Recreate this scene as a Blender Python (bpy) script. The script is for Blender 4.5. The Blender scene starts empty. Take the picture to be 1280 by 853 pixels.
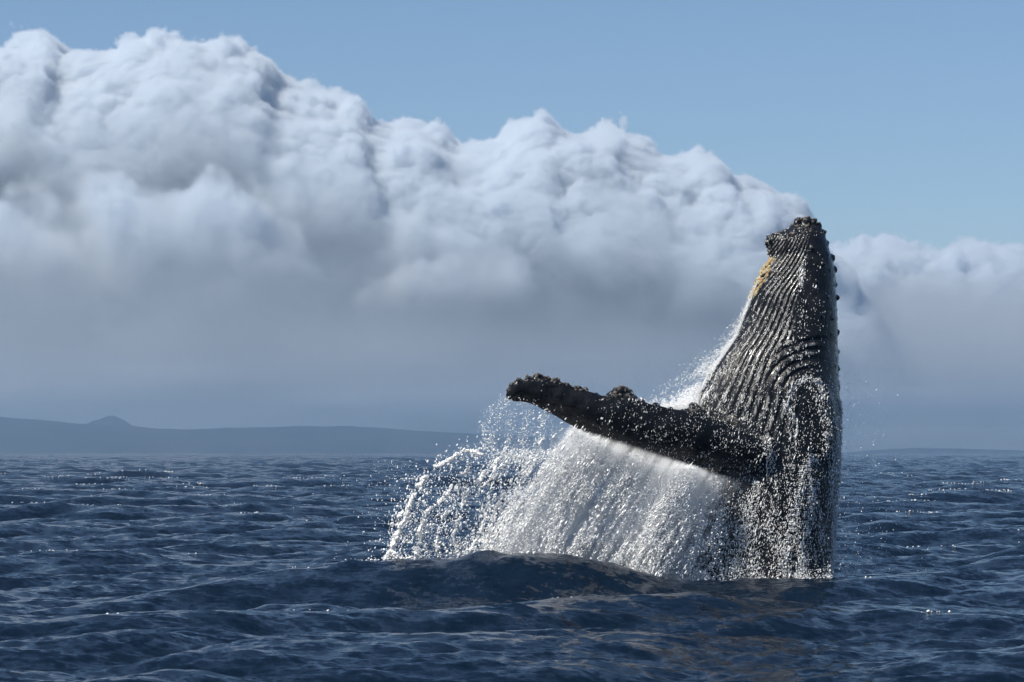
import bpy, bmesh, math, random
import numpy as np
from mathutils import Vector
from mathutils.kdtree import KDTree

SC = bpy.context.scene
COL = SC.collection
rng = np.random.default_rng(7)
random.seed(7)
R = math.radians

# ------------------------------------------------------------------ camera
EYE_Z = 2.89                     # a small boat's deck
FOCAL_PX = 3556.0                # 100 mm on 36 mm film, 1280 px wide photograph
PITCH = math.atan((563.7 - 426.5) / FOCAL_PX)   # the sea horizon dips a little below eye level
cam_d = bpy.data.cameras.new('camera')
cam = bpy.data.objects.new('camera', cam_d)
COL.objects.link(cam)
cam.location = (0, 0, EYE_Z)
cam.rotation_euler = (R(90) + PITCH, 0, 0)
cam_d.lens = 100
cam_d.sensor_width = 36
cam_d.clip_start = 0.5
cam_d.clip_end = 80000
SC.camera = cam

# ------------------------------------------------------------------ light
SUN_ELEV, SUN_LEFT = R(49), R(119)      # height above horizon, degrees left of the view (+Y)
sun_dir = Vector((-math.sin(SUN_LEFT) * math.cos(SUN_ELEV), math.cos(SUN_LEFT) * math.cos(SUN_ELEV), math.sin(SUN_ELEV)))
sd = bpy.data.lights.new('sun', 'SUN')
sd.energy = 5.0
sd.angle = R(0.5)
sd.color = (1.0, 0.94, 0.83)
sun = bpy.data.objects.new('sun', sd)
COL.objects.link(sun)
sun.rotation_euler = sun_dir.to_track_quat('Z', 'Y').to_euler()
sun.location = sun_dir * 50

W = bpy.data.worlds.new('World')
SC.world = W
W.use_nodes = True
nt = W.node_tree
bg = nt.nodes['Background']
sky = nt.nodes.new('ShaderNodeTexSky')
sky.sky_type = 'NISHITA'
sky.sun_disc = False
sky.sun_elevation = SUN_ELEV
sky.sun_rotation = -SUN_LEFT           # 0 = +Y, positive turns to +X
sky.altitude = 0
sky.air_density = 0.85
sky.dust_density = 0.25
sky.ozone_density = 4.0
nt.links.new(sky.outputs[0], bg.inputs[0])
bg.inputs[1].default_value = 0.078

SC.view_settings.view_transform = 'Standard'
SC.view_settings.look = 'None'
SC.view_settings.exposure = 0.5
SC.view_settings.gamma = 1.0
SC.render.engine = 'CYCLES'
CY = SC.cycles
CY.max_bounces = 16
CY.volume_bounces = 10
CY.diffuse_bounces = 8
CY.glossy_bounces = 3
CY.transmission_bounces = 8
CY.sample_clamp_indirect = 6.0
CY.caustics_reflective = False
CY.caustics_refractive = False
CY.use_denoising = True
CY.volume_step_rate = 2.0
CY.use_adaptive_sampling = True
CY.adaptive_threshold = 0.025
CY.volume_max_steps = 256

# ------------------------------------------------------------------ helpers
def at(px, py, d):
    """world point that stands d metres away along +Y in the photograph's direction (px, py)"""
    px = np.asarray(px, float); py = np.asarray(py, float); d = np.asarray(d, float)
    u = (px - 640) / FOCAL_PX
    v = (426.5 - py) / FOCAL_PX
    c, s = math.cos(PITCH), math.sin(PITCH)
    fy = c - v * s
    fz = s + v * c
    return np.stack(np.broadcast_arrays(u / fy * d, d + 0 * px, EYE_Z + fz / fy * d), -1)

def photo_px(co):
    c, s = math.cos(PITCH), math.sin(PITCH)
    x, y, z = co[:, 0], co[:, 1], co[:, 2] - EYE_Z
    f = y * c + z * s
    v = -y * s + z * c
    return 640 + FOCAL_PX * x / f, 426.5 - FOCAL_PX * v / f

def tag(o, label=None, cat=None, group=None, kind=None):
    if label: o['label'] = label
    if cat: o['category'] = cat
    if group: o['group'] = group
    if kind: o['kind'] = kind
    return o

def mesh_np(name, verts, faces, mat=None, smooth=True):
    """faces: (n,3) or (n,4) index array"""
    me = bpy.data.meshes.new(name)
    verts = np.asarray(verts, np.float32)
    me.vertices.add(len(verts))
    me.vertices.foreach_set('co', verts.ravel())
    if faces is not None and len(faces):
        faces = np.asarray(faces, np.int32)
        k = faces.shape[1]
        me.loops.add(faces.size)
        me.loops.foreach_set('vertex_index', faces.ravel())
        me.polygons.add(len(faces))
        me.polygons.foreach_set('loop_start', np.arange(0, faces.size, k, dtype=np.int32))
        if smooth:
            me.polygons.foreach_set('use_smooth', np.ones(len(faces), bool))
    me.update(calc_edges=True)
    me.validate()
    if mat: me.materials.append(mat)
    return me

def link(name, me, parent=None):
    o = bpy.data.objects.new(name, me)
    COL.objects.link(o)
    if parent: o.parent = parent
    return o

def grid_faces(nr, nc, wrap=False):
    r = np.arange(nr - 1)[:, None]
    c = np.arange(nc if wrap else nc - 1)[None, :]
    c2 = (c + 1) % nc
    return np.stack([r * nc + c, r * nc + c2, (r + 1) * nc + c2, (r + 1) * nc + c], -1).reshape(-1, 4)

def attr(me, name, vals):
    a = me.attributes.new(name, 'FLOAT', 'POINT')
    a.data.foreach_set('value', np.asarray(vals, np.float32))

def sstep(a, b, x):
    t = np.clip((x - a) / (b - a), 0, 1)
    return t * t * (3 - 2 * t)

_perm = np.random.default_rng(3).random((64, 64, 64)).astype(np.float32)
def noise3(p, scale=1.0):
    """cheap value noise, -1..1"""
    q = np.asarray(p, float) * scale + 500.0
    i = np.floor(q).astype(int); f = q - i
    f = f * f * (3 - 2 * f)
    out = 0
    for dx in (0, 1):
        for dy in (0, 1):
            for dz in (0, 1):
                w = (f[..., 0] if dx else 1 - f[..., 0]) * (f[..., 1] if dy else 1 - f[..., 1]) * (f[..., 2] if dz else 1 - f[..., 2])
                out = out + w * _perm[(i[..., 0] + dx) % 64, (i[..., 1] + dy) % 64, (i[..., 2] + dz) % 64]
    return out * 2 - 1

def fbm(p, scale, octaves=3):
    s, a, t = 0, 1.0, 0
    for k in range(octaves):
        s = s + a * noise3(np.asarray(p) + 17.3 * k, scale * 2 ** k); t += a; a *= 0.5
    return s / t

class NT:
    """small node-tree builder"""
    def __init__(self, tree): self.t = tree
    def n(self, typ, **kw):
        node = self.t.nodes.new(typ)
        for k, v in kw.items(): setattr(node, k, v)
        return node
    def put(self, sock, v):
        if isinstance(v, bpy.types.NodeSocket): self.t.links.new(v, sock)
        elif v is not None: sock.default_value = v
    def m(self, op, a, b=None, c=None, clamp=False):
        node = self.n('ShaderNodeMath', operation=op, use_clamp=clamp)
        for i, v in enumerate((a, b, c)): self.put(node.inputs[i], v)
        return node.outputs[0]
    def ramp(self, fac, lo, hi, a=0.0, b=1.0, smooth=True):
        node = self.n('ShaderNodeMapRange', interpolation_type='SMOOTHSTEP' if smooth else 'LINEAR')
        self.put(node.inputs[0], fac)
        for i, v in enumerate((lo, hi, a, b)): node.inputs[i + 1].default_value = v
        return node.outputs[0]
    def mix(self, fac, a, b):
        node = self.n('ShaderNodeMix', data_type='RGBA')
        self.put(node.inputs[0], fac); self.put(node.inputs[6], a); self.put(node.inputs[7], b)
        return node.outputs[2]
    def noise(self, vec, scale, detail=2.0, rough=0.5):
        node = self.n('ShaderNodeTexNoise')
        self.put(node.inputs['Vector'], vec)
        node.inputs['Scale'].default_value = scale
        node.inputs['Detail'].default_value = detail
        node.inputs['Roughness'].default_value = rough
        return node.outputs[0]
    def scalev(self, vec, s):
        node = self.n('ShaderNodeVectorMath', operation='MULTIPLY')
        self.put(node.inputs[0], vec); node.inputs[1].default_value = s
        return node.outputs[0]

def new_mat(name):
    m = bpy.data.materials.new(name)
    m.use_nodes = True
    b = m.node_tree.nodes['Principled BSDF']
    return m, NT(m.node_tree), b

# ------------------------------------------------------------------ materials
def mat_sea():
    m, t, b = new_mat('sea_water')
    b.inputs['Base Color'].default_value = (0.003, 0.009, 0.020, 1)
    b.inputs['Roughness'].default_value = 0.17
    b.inputs['IOR'].default_value = 1.27
    pos = t.n('ShaderNodeNewGeometry').outputs['Position']
    def slopes(scale, size, sx=1.0):
        node = t.n('ShaderNodeTexNoise'); t.put(node.inputs['Vector'], t.scalev(pos, (sx, 1.0, 1.0)))
        node.inputs['Scale'].default_value = scale; node.inputs['Detail'].default_value = 2.0; node.inputs['Roughness'].default_value = 0.6
        v = t.n('ShaderNodeVectorMath', operation='MULTIPLY_ADD'); t.put(v.inputs[0], node.outputs['Color'])
        v.inputs[1].default_value = (size, size, 0); v.inputs[2].default_value = (-size / 2, -size / 2, 0)
        return v.outputs[0]
    def addv(a, b_):
        v = t.n('ShaderNodeVectorMath', operation='ADD'); t.put(v.inputs[0], a); t.put(v.inputs[1], b_); return v.outputs[0]
    nrm = addv(addv(addv(t.n('ShaderNodeNewGeometry').outputs['Normal'], slopes(2.1, 1.0, 0.7)), slopes(8.0, 0.95, 0.8)), slopes(0.5, 0.4, 0.7))
    nv = t.n('ShaderNodeVectorMath', operation='NORMALIZE'); t.put(nv.inputs[0], nrm)
    t.put(b.inputs['Normal'], nv.outputs[0])
    return m

def mat_hills():
    m, t, b = new_mat('hill_scrub')
    pos = t.n('ShaderNodeNewGeometry').outputs['Position']
    n1 = t.noise(pos, 0.006, 6.0, 0.6)
    col = t.mix(t.ramp(n1, 0.35, 0.65), (0.025, 0.032, 0.03, 1), (0.05, 0.052, 0.05, 1))
    t.put(b.inputs['Base Color'], col)
    b.inputs['Roughness'].default_value = 0.95
    b.inputs['Specular IOR Level'].default_value = 0.1
    return m

# ------------------------------------------------------------------ sea
def wave_tile(N, L, lo, hi, rms, heading, spread, seed, peak):
    """a periodic patch of wind sea: heights and sideways drift, from a random directional spectrum"""
    g = np.random.default_rng(seed)
    k1 = np.fft.fftfreq(N, 1.0 / N) * 2 * np.pi / L
    kx, ky = np.meshgrid(k1, k1, indexing='xy')
    k = np.hypot(kx, ky); k[0, 0] = 1
    lam = 2 * np.pi / k
    ang = np.arctan2(ky, kx) - heading
    amp = k ** -2.0 * np.exp(-0.5 * (peak / lam) ** -2 * 0 - (lam / peak) ** 2 * 0.25)
    amp *= np.abs(np.cos(ang)) ** spread + 0.03
    amp *= (lam > lo) * (lam < hi)
    amp[0, 0] = 0
    spec = amp * (g.normal(size=(N, N)) + 1j * g.normal(size=(N, N)))
    h = np.fft.ifft2(spec).real
    s = rms / h.std()
    dx = np.fft.ifft2(-1j * kx / k * spec).real * s
    dy = np.fft.ifft2(-1j * ky / k * spec).real * s
    return h * s, dx, dy, L

def sample(tile, x, y):
    N = tile.shape[0]
    i = np.floor(x).astype(int); j = np.floor(y).astype(int)
    fx = x - i; fy = y - j
    a = tile[j % N, i % N]; b = tile[j % N, (i + 1) % N]
    c = tile[(j + 1) % N, i % N]; d = tile[(j + 1) % N, (i + 1) % N]
    return (a * (1 - fx) + b * fx) * (1 - fy) + (c * (1 - fx) + d * fx) * fy

TILES = [wave_tile(512, 211.0, 7.0, 60.0, 0.19, R(-70), 4, 11, 15.0),
         wave_tile(1024, 67.0, 1.4, 9.0, 0.115, R(-62), 2, 5, 5.5),
         wave_tile(1024, 23.0, 0.22, 1.4, 0.02, R(-75), 1.5, 8, 0.9)]

def crest_z(x):
    """the wave in front of the whale: its crest height along x"""
    px = np.array([250, 380, 470, 560, 640, 700, 760, 840, 930, 1010, 1070, 1150])
    py = np.array([745, 722, 713, 707, 703, 711, 720, 733, 739, 737, 741, 748])
    p = at(px, py, 55.8)
    return np.interp(x, p[:, 0], p[:, 2])

def build_sea():
    d1 = [28.0]
    while d1[-1] < 9800:
        d = d1[-1]
        d1.append(d + max(0.10, d * 0.003) if d < 110 else d * (1.0 + min(0.003 + (d - 110) * 2.5e-6, 0.03)))
    rows = np.array(list(np.linspace(2, 27.5, 40)) + d1)
    rows[-1] = 9800
    inner = np.linspace(-13.0, 13.0, 580)
    step, outer = 26.0 / 580, [13.0]
    while outer[-1] < 180:
        step = min(step * 1.14, 9.0)
        outer.append(outer[-1] + step)
    outer = np.array(outer[1:]); outer = outer[outer < 177]
    ang = np.radians(np.concatenate([-outer[::-1], inner, outer]))
    A, D = np.meshgrid(ang, rows)
    x0, y0 = D * np.sin(A), D * np.cos(A)
    x, y, z = x0.copy(), y0.copy(), np.zeros_like(x0)
    near = np.exp(-(((x0 - 2.5) / 9.0) ** 2 + ((y0 - 58.0) / 5.0) ** 2))
    for k, (h, dx, dy, L) in enumerate(TILES):
        N = h.shape[0]
        u, v = x0 / L * N + 31 * k, y0 / L * N + 57 * k
        damp = (1 - 0.40 * near) if k < 2 else 1.0
        z += sample(h, u, v) * damp
        if k < 2:
            x += sample(dx, u, v) * damp * 0.9; y += sample(dy, u, v) * damp * 0.9
    # the swell that rises between the boat and the whale
    cz = crest_z(x0) + 0.05 * noise3(np.stack([x0, y0 * 0.4, 0 * x0], -1), 0.55) + 0.03 * noise3(np.stack([x0, y0 * 0.5, 0 * x0 + 3], -1), 1.6)
    ys = 55.8 + 0.10 * np.sin(x0 * 0.9)
    w = np.where(y0 < ys, 1.4, 1.6)
    z += (cz - 0.0) * np.exp(-((y0 - ys) / w) ** 2) * sstep(-14, -7, x0) * sstep(13, 9, x0)
    z -= D ** 2 / (2 * 6.371e6)          # the round earth
    V = np.stack([x, y, z], -1).reshape(-1, 3)
    F = grid_faces(len(rows), len(ang), wrap=True)
    global SEA_GRID
    SEA_GRID = (x, y, z)
    me = mesh_np('sea', V, F, mat_sea())
    o = link('sea', me)
    tag(o, 'dark blue choppy sea with small glinting waves', 'sea', kind='structure')
    return o

build_sea()

# ------------------------------------------------------------------ hills
def build_hills(name, pts, dist, depth, seed, label):
    pts = np.array(pts, float)
    n = int(min(900, max(300, (pts[-1, 0] - pts[0, 0]) / 4)))
    px = np.linspace(pts[0, 0], pts[-1, 0], n)
    py = np.interp(px, pts[:, 0], pts[:, 1])
    top = at(px, py, dist)
    top[:, 2] += (fbm(top * np.array([1, 1, 0]), 1 / 60.0, 4) * 3.5) * np.clip(top[:, 2] / 40, 0, 1)
    rows = []
    prof = [(-1.0, -0.02), (-0.85, 0.25), (-0.6, 0.5), (-0.35, 0.78), (-0.15, 0.94), (0, 1.0), (0.2, 0.9), (0.5, 0.6), (1.0, -0.02)]
    tt = np.linspace(-1, 1, 40)
    hh = np.interp(tt, [a for a, _ in prof], [b for _, b in prof])
    for t, h in zip(tt, hh):
        p = np.stack([top[:, 0] * (1 + t * depth / dist), top[:, 1] + t * depth, top[:, 2] * h], -1)
        nz = fbm(np.stack([p[:, 0], p[:, 1], 0 * p[:, 0]], -1), 1 / 260.0, 4) * 14 + noise3(p, 1 / 25.0) * 1.5
        p[:, 2] += nz * (h > 0) * (0.15 if abs(t) < 0.03 else 1.0) * np.clip(h, 0, 1) * np.clip(top[:, 2] / 60, 0, 1) - (6 if h <= 0 else 0)
        p[:, 2] = np.minimum(p[:, 2], top[:, 2] + 1.0)
        rows.append(p)
    V = np.concatenate(rows)
    me = mesh_np(name, V, grid_faces(len(rows), n), MAT_HILL)
    o = link(name, me)
    tag(o, label, 'hills', kind='structure')

MAT_HILL = mat_hills()
build_hills('hills', [(-2600, 572), (-1700, 556), (-1100, 549), (-700, 541), (-400, 530), (-150, 518), (0, 521), (40, 524), (80, 527.5), (108, 529), (118, 530), (170, 534), (195, 537), (240, 537.5), (300, 534), (360, 532.5), (430, 532.5),
                      (470, 534.5), (520, 539), (570, 541.5), (640, 544), (720, 549), (800, 556), (880, 562), (960, 566), (1000, 568)], 8300, 700, 1,
            'long low hazy ridge along the horizon')
build_hills('hills', [(60, 560), (90, 540), (108, 530), (118, 525), (124, 524), (131, 520.5), (137, 519), (142, 518.5), (149, 522), (157, 526), (162, 530), (172, 535), (200, 560)], 9400, 250, 2,
            'hazy knob shaped peak behind the left ridge')
build_hills('hills', [(1040, 568), (1090, 563), (1140, 560), (1200, 561), (1280, 563.5), (1400, 566), (1500, 568)], 9500, 300, 3, 'very faint low land on the horizon right of the whale')

# ------------------------------------------------------------------ whale
WD = 60.0                                   # the whale's long axis stands 60 m from the boat
EDGE_R = np.array([(272, 1001), (274, 1012), (277, 1019), (283, 1025), (292, 1030), (302, 1034), (315, 1038), (328, 1041), (345, 1043), (370, 1044), (400, 1045.5), (440, 1047), (480, 1048.5), (510, 1050), (560, 1050), (600, 1047.5), (650, 1044.5), (700, 1041), (740, 1038), (800, 1036), (900, 1036)], float)
EDGE_L = np.array([(272, 999), (276, 993), (282, 989), (288, 980), (293, 970), (300, 964), (310, 963), (320, 964), (330, 958), (340, 951), (352, 945), (372, 937), (395, 929), (415, 921), (430, 913), (450, 899), (470, 886), (490, 876), (510, 868), (540, 860), (580, 853), (620, 847), (660, 842), (700, 838), (740, 835), (800, 832), (900, 830)], float)

def loft(rings):
    nr, nc = len(rings), len(rings[0])
    V = np.concatenate(rings)
    F = grid_faces(nr, nc, wrap=True)
    lo, hi = len(V), len(V) + 1
    V = np.concatenate([V, [rings[0].mean(0)], [rings[-1].mean(0)]])
    c = np.arange(nc); c2 = (c + 1) % nc
    T = [np.stack([c2, c, np.full(nc, lo), np.full(nc, lo)], -1)[:, :3], np.stack([c + (nr - 1) * nc, c2 + (nr - 1) * nc, np.full(nc, hi)], -1)]
    return V, F, np.concatenate(T)

def ball(c, r, n=10):
    """a lumpy knob"""
    u = np.linspace(0.02, np.pi - 0.02, n); w = np.linspace(0, 2 * np.pi, 2 * n, endpoint=False)
    rings = []
    for a in u:
        d = np.stack([np.sin(a) * np.cos(w), np.sin(a) * np.sin(w), np.full_like(w, np.cos(a))], -1)
        rr = np.asarray(r) * (1 + 0.25 * noise3(d * 1.4 + np.asarray(c)))[:, None]
        rings.append(np.asarray(c) + d * rr)
    return loft(rings)

class Soup:
    def __init__(self): self.V, self.T, self.n = [], [], 0
    def add(self, V, F, T=None):
        if F is not None and len(F):
            F = np.asarray(F)
            if F.shape[1] == 4: F = np.concatenate([F[:, [0, 1, 2]], F[:, [0, 2, 3]]])
            self.T.append(F + self.n)
        if T is not None: self.T.append(T + self.n)
        self.V.append(V); self.n += len(V)
    def get(self): return np.concatenate(self.V), np.concatenate(self.T)

# flipper outline in the photograph, root to tip
FL_TOP = np.array([(632, 493), (636, 484), (645, 478), (658, 474), (672, 473), (690, 475), (705, 479), (720, 485), (735, 489), (752, 494), (770, 494), (788, 496), (800, 500), (815, 506), (838, 511), (862, 514), (880, 518), (895, 524), (912, 531), (935, 540), (960, 550), (1000, 560)], float)
FL_BOT = np.array([(632, 497), (640, 502), (660, 504), (680, 513), (700, 524), (720, 535), (740, 546), (760, 557), (780, 566), (800, 574), (820, 581), (840, 585), (870, 586), (900, 586), (935, 592), (960, 598), (1000, 600)], float)

def flipper_depth(px):
    """how far away the flipper's middle is: it leaves the near side of the body and reaches across, towards the boat a little"""
    return np.interp(px, [620, 760, 900, 955, 1000], [57.6, 57.85, 58.30, 58.46, 58.95])

def build_whale():
    S = Soup()
    # trunk, throat and head
    pys = np.concatenate([np.linspace(272.5, 300, 16), np.linspace(303, 900, 110)])
    th = np.linspace(0, 2 * np.pi, 120, endpoint=False)
    rings = []
    for py in pys:
        l = np.interp(py, EDGE_L[:, 0], EDGE_L[:, 1]); r = np.interp(py, EDGE_R[:, 0], EDGE_R[:, 1])
        pl, pr = at(l, py, WD), at(r, py, WD)
        c = (pl + pr) / 2; a = (pr[0] - pl[0]) / 2
        b = a * np.interp(py, [272, 300, 360, 450, 560, 740, 900], [0.9, 1.0, 0.98, 0.95, 0.93, 0.95, 0.95])
        e = 2 / 2.25
        ct, st = np.cos(th), np.sin(th)
        rings.append(np.stack([c[0] + a * np.sign(ct) * np.abs(ct) ** e, c[1] + b * np.sign(st) * np.abs(st) ** e, np.full_like(th, c[2])], -1))
    V, F, T = loft(rings[::-1]); S.add(V, F, T)
    # lips and chin: the notch at the top left, the knobbed tip
    for px, py, d, r in [(966, 298, 59.9, (.13, .2, .1)), (961, 303, 60.0, (.08, .16, .12)), (963, 313, 60.0, (.07, .14, .14)), (975, 293, 59.9, (.16, .22, .06)), (1000, 281, 60, (.15, .2, .11)), (1012, 284, 60, (.14, .2, .14))]:
        S.add(*ball(at(px, py, d), np.array(r)))
    g = np.random.default_rng(21)
    for px, py, d, r in [(997, 276, 59.8, .085), (1009, 277, 59.75, .07), (1017, 279, 59.8, .07), (1004, 279, 59.8, .05), (1023, 284, 59.85, .075), (1029, 293, 59.9, .07), (1034, 304, 59.9, .06), (1040, 322, 59.95, .07), (1043, 337, 60, .065), (1044, 356, 60, .04),
                         (1045, 372, 60, .05), (1045, 388, 60, .035), (1047, 415, 60, .04), (1048, 440, 60, .045), (1049, 462, 60, .03), (1030, 330, 59.4, .05), (1022, 352, 59.25, .045), (1034, 372, 59.4, .05), (1016, 310, 59.4, .045), (1025, 395, 59.2, .05), (1010, 296, 59.6, .05)]:
        S.add(*ball(at(px, py, d), r * np.array([1.1, 1.1, 1.25]), 8))
    # bulge behind the corner of the mouth
    S.add(*ball(at(1014, 528, 59.15), np.array([.50, .45, 1.15]), 20))
    # flipper
    pxs = np.concatenate([np.linspace(632.5, 650, 14), np.linspace(653, 1000, 120)])
    rings = []
    w = np.linspace(0, 2 * np.pi, 56, endpoint=False)
    for px in pxs:
        t = np.interp(px, FL_TOP[:, 0], FL_TOP[:, 1]); b = np.interp(px, FL_BOT[:, 0], FL_BOT[:, 1])
        d = flipper_depth(px)
        pt, pb = at(px, t, d), at(px, b, d)
        c = (pt + pb) / 2; h = (pt[2] - pb[2]) / 2
        thick = h * 0.34 + 0.02
        u = np.sin(w)
        blunt = np.where(u > 0, 1.0, 1.0 - 0.55 * np.abs(u) ** 1.5)     # thick leading edge above, thin trailing edge below
        rings.append(np.stack([np.full_like(w, c[0]), c[1] + thick * np.cos(w) * blunt - 0.22 * h * u, c[2] + h * u], -1))
    V, F, T = loft(rings); S.add(V, F, T)
    # shoulder that carries the flipper
    S.add(*ball(at(945, 566, 58.85), np.array([.62, .42, .52]), 16))
    # knobs along the leading edge
    for px, py, r in [(640, 481, .07), (649, 475, .08), (660, 473, .075), (672, 471, .085), (684, 473, .07), (695, 476, .075), (708, 481, .06), (722, 485, .08), (731, 487, .06), (745, 493, .06), (764, 493, .10), (770, 488, .08), (777, 488, .12), (785, 491, .10), (771, 497, .17), (783, 499, .17), (792, 498, .10), (803, 500, .06),
                      (820, 506, .07), (838, 510, .06), (853, 513, .06), (868, 509, .11), (872, 517, .17), (865, 506, .07), (860, 516, .12)]:
        S.add(*ball(at(px, py + 1.5, flipper_depth(px)), r * np.array([1.2, 1.1, .95]), 9))
    V, T = S.get()
    src = bpy.data.meshes.new('source'); src.from_pydata(V.tolist(), [], T.tolist())
    o = link('source', src)
    md = o.modifiers.new('skin', 'REMESH'); md.mode = 'VOXEL'; md.voxel_size = 0.0225
    dg = bpy.context.evaluated_depsgraph_get()
    ev = o.evaluated_get(dg); em = ev.to_mesh()
    n = len(em.vertices); co = np.empty(n * 3, np.float32); em.vertices.foreach_get('co', co); co = co.reshape(-1, 3).astype(float)
    m = len(em.polygons); q = np.empty(m * 4, np.int32); em.loops.foreach_get('vertex_index', q); q = q.reshape(-1, 4)
    ev.to_mesh_clear()
    bpy.data.objects.remove(o); bpy.data.meshes.remove(src)
    keep = None
    # even out the voxel steps and melt the joints
    e = np.concatenate([q[:, [0, 1]], q[:, [1, 2]], q[:, [2, 3]], q[:, [3, 0]]])
    deg = np.bincount(e.ravel(), minlength=n).astype(float)
    def relax(P, k, f):
        for _ in range(k):
            s = np.stack([np.bincount(e[:, 0], P[e[:, 1], i], n) + np.bincount(e[:, 1], P[e[:, 0], i], n) for i in range(3)], -1) / deg[:, None]
            P = P + (s - P) * f
        return P
    co0 = relax(co, 3, 0.6)
    co1 = relax(co0, 45, 0.7)
    px, py = photo_px(co)
    joint = 0.8 * np.exp(-(((px - 962) / 34) ** 2 + ((py - 568) / 42) ** 2)) + np.exp(-(((px - 1015) / 40) ** 2 + ((py - 520) / 60) ** 2))
    joint = np.clip(joint * 1.6, 0, 1)[:, None]
    co = co0 * (1 - joint) + co1 * joint
    def normals(P):
        a = np.cross(P[q[:, 2]] - P[q[:, 0]], P[q[:, 3]] - P[q[:, 1]])
        N = np.zeros_like(P)
        for k in range(4):
            for i in range(3): N[:, i] += np.bincount(q[:, k], a[:, i], n)
        return N / np.maximum(np.linalg.norm(N, axis=1, keepdims=True), 1e-9)
    N = normals(co)
    px, py = photo_px(co)
    # where on the animal each point is
    xl = np.interp(py, EDGE_L[:, 0], EDGE_L[:, 1]); xr = np.interp(py, EDGE_R[:, 0], EDGE_R[:, 1])
    f = np.clip((px - xl) / (xr - xl), -0.1, 1.1)
    fd = flipper_depth(px)
    top = np.interp(px, FL_TOP[:, 0], FL_TOP[:, 1]); bot = np.interp(px, FL_BOT[:, 0], FL_BOT[:, 1])
    fin = (px < 965) & (co[:, 1] < 58.95 + 0.0) & (py > top - 12) & (py < bot + 8) | (px < xl - 6) & (py > 440) & (py < 620)
    fin = sstep(968, 940, px) * fin
    # throat pleats fan from the lip down and round to the belly
    q3 = co * 1.0
    wob = 0.008 * noise3(q3, 0.9)
    xls = np.interp(py, [272, 300, 340], [983, 969, 951]); xls = np.where(py < 340, xls, xl)
    fs = (px - xls) / (xr - xls)
    u = fs - 0.0052 * np.maximum(0, 365 - py) - 0.0017 * np.clip(440 - py, 0, 75) + 0.05 * np.clip((py - 480) / 60, 0, 1) + wob * 0.5
    r = np.hypot(px - 1024, (py - 506) * 0.95) + 8 * noise3(q3, 0.7)
    wa = sstep(92, 80, r) * sstep(505, 480, py) * sstep(0.38, 0.52, f)
    phase_a = u * 15.5
    phase_b = r / 12.0
    def ridge(p):
        s = np.abs((p % 1.0) * 2 - 1)            # 0 on the groove floor, 1 on the ridge
        return 1 - (1 - s) ** 2.2
    rid = ridge(phase_a) * (1 - wa) + ridge(phase_b) * wa
    lip = np.interp(py, [290, 330, 380, 430, 470], [0.74, 0.60, 0.54, 0.60, 0.74])
    pl = sstep(lip + 0.05, lip - 0.06, f) * sstep(284, 298, py) * sstep(590, 530, py)
    pl = np.maximum(pl, wa * sstep(30, 42, r) * sstep(0.95, 0.8, f)) * (1 - fin)
    patchy = sstep(-0.35, 0.15, noise3(q3, 1.1) + 0.4)
    disp = pl * (rid - 0.65) * 0.040 * (0.55 + 0.45 * patchy)
    # skin: slow lumps, small warty bumps, raised chin edge
    disp += 0.030 * noise3(q3, 1.4) * (1 - 0.6 * fin) + 0.010 * noise3(q3, 4.5) * (1 - pl)
    wart = np.clip(noise3(q3, 9.0) - 0.35, 0, 1)
    disp += wart * 0.035 * (1 - pl) * np.where(fin > 0.3, 0.6, 1.0) * (py < 520)
    disp += fin * 0.012 * noise3(q3, 6.0)
    co = co + N * disp[:, None]
    me = mesh_np('body', co, q, MAT_SKIN)
    attr(me, 'pleat', pl * rid)
    attr(me, 'groove', pl)
    attr(me, 'fin', fin)
    root = bpy.data.objects.new('humpback_whale', None); COL.objects.link(root)
    root.location = at(945, 735, WD)
    tag(root, 'breaching humpback whale rising upright from the sea with one long flipper out to the side', 'whale')
    o = link('body', me, root)
    o.matrix_parent_inverse = root.matrix_world.inverted()
    root_loc = Vector(root.location)
    me.transform(__import__('mathutils').Matrix.Translation(-root_loc))
    o.matrix_parent_inverse.identity()
    return root, co, N, q, px, py, f, pl, fin, rid

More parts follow.
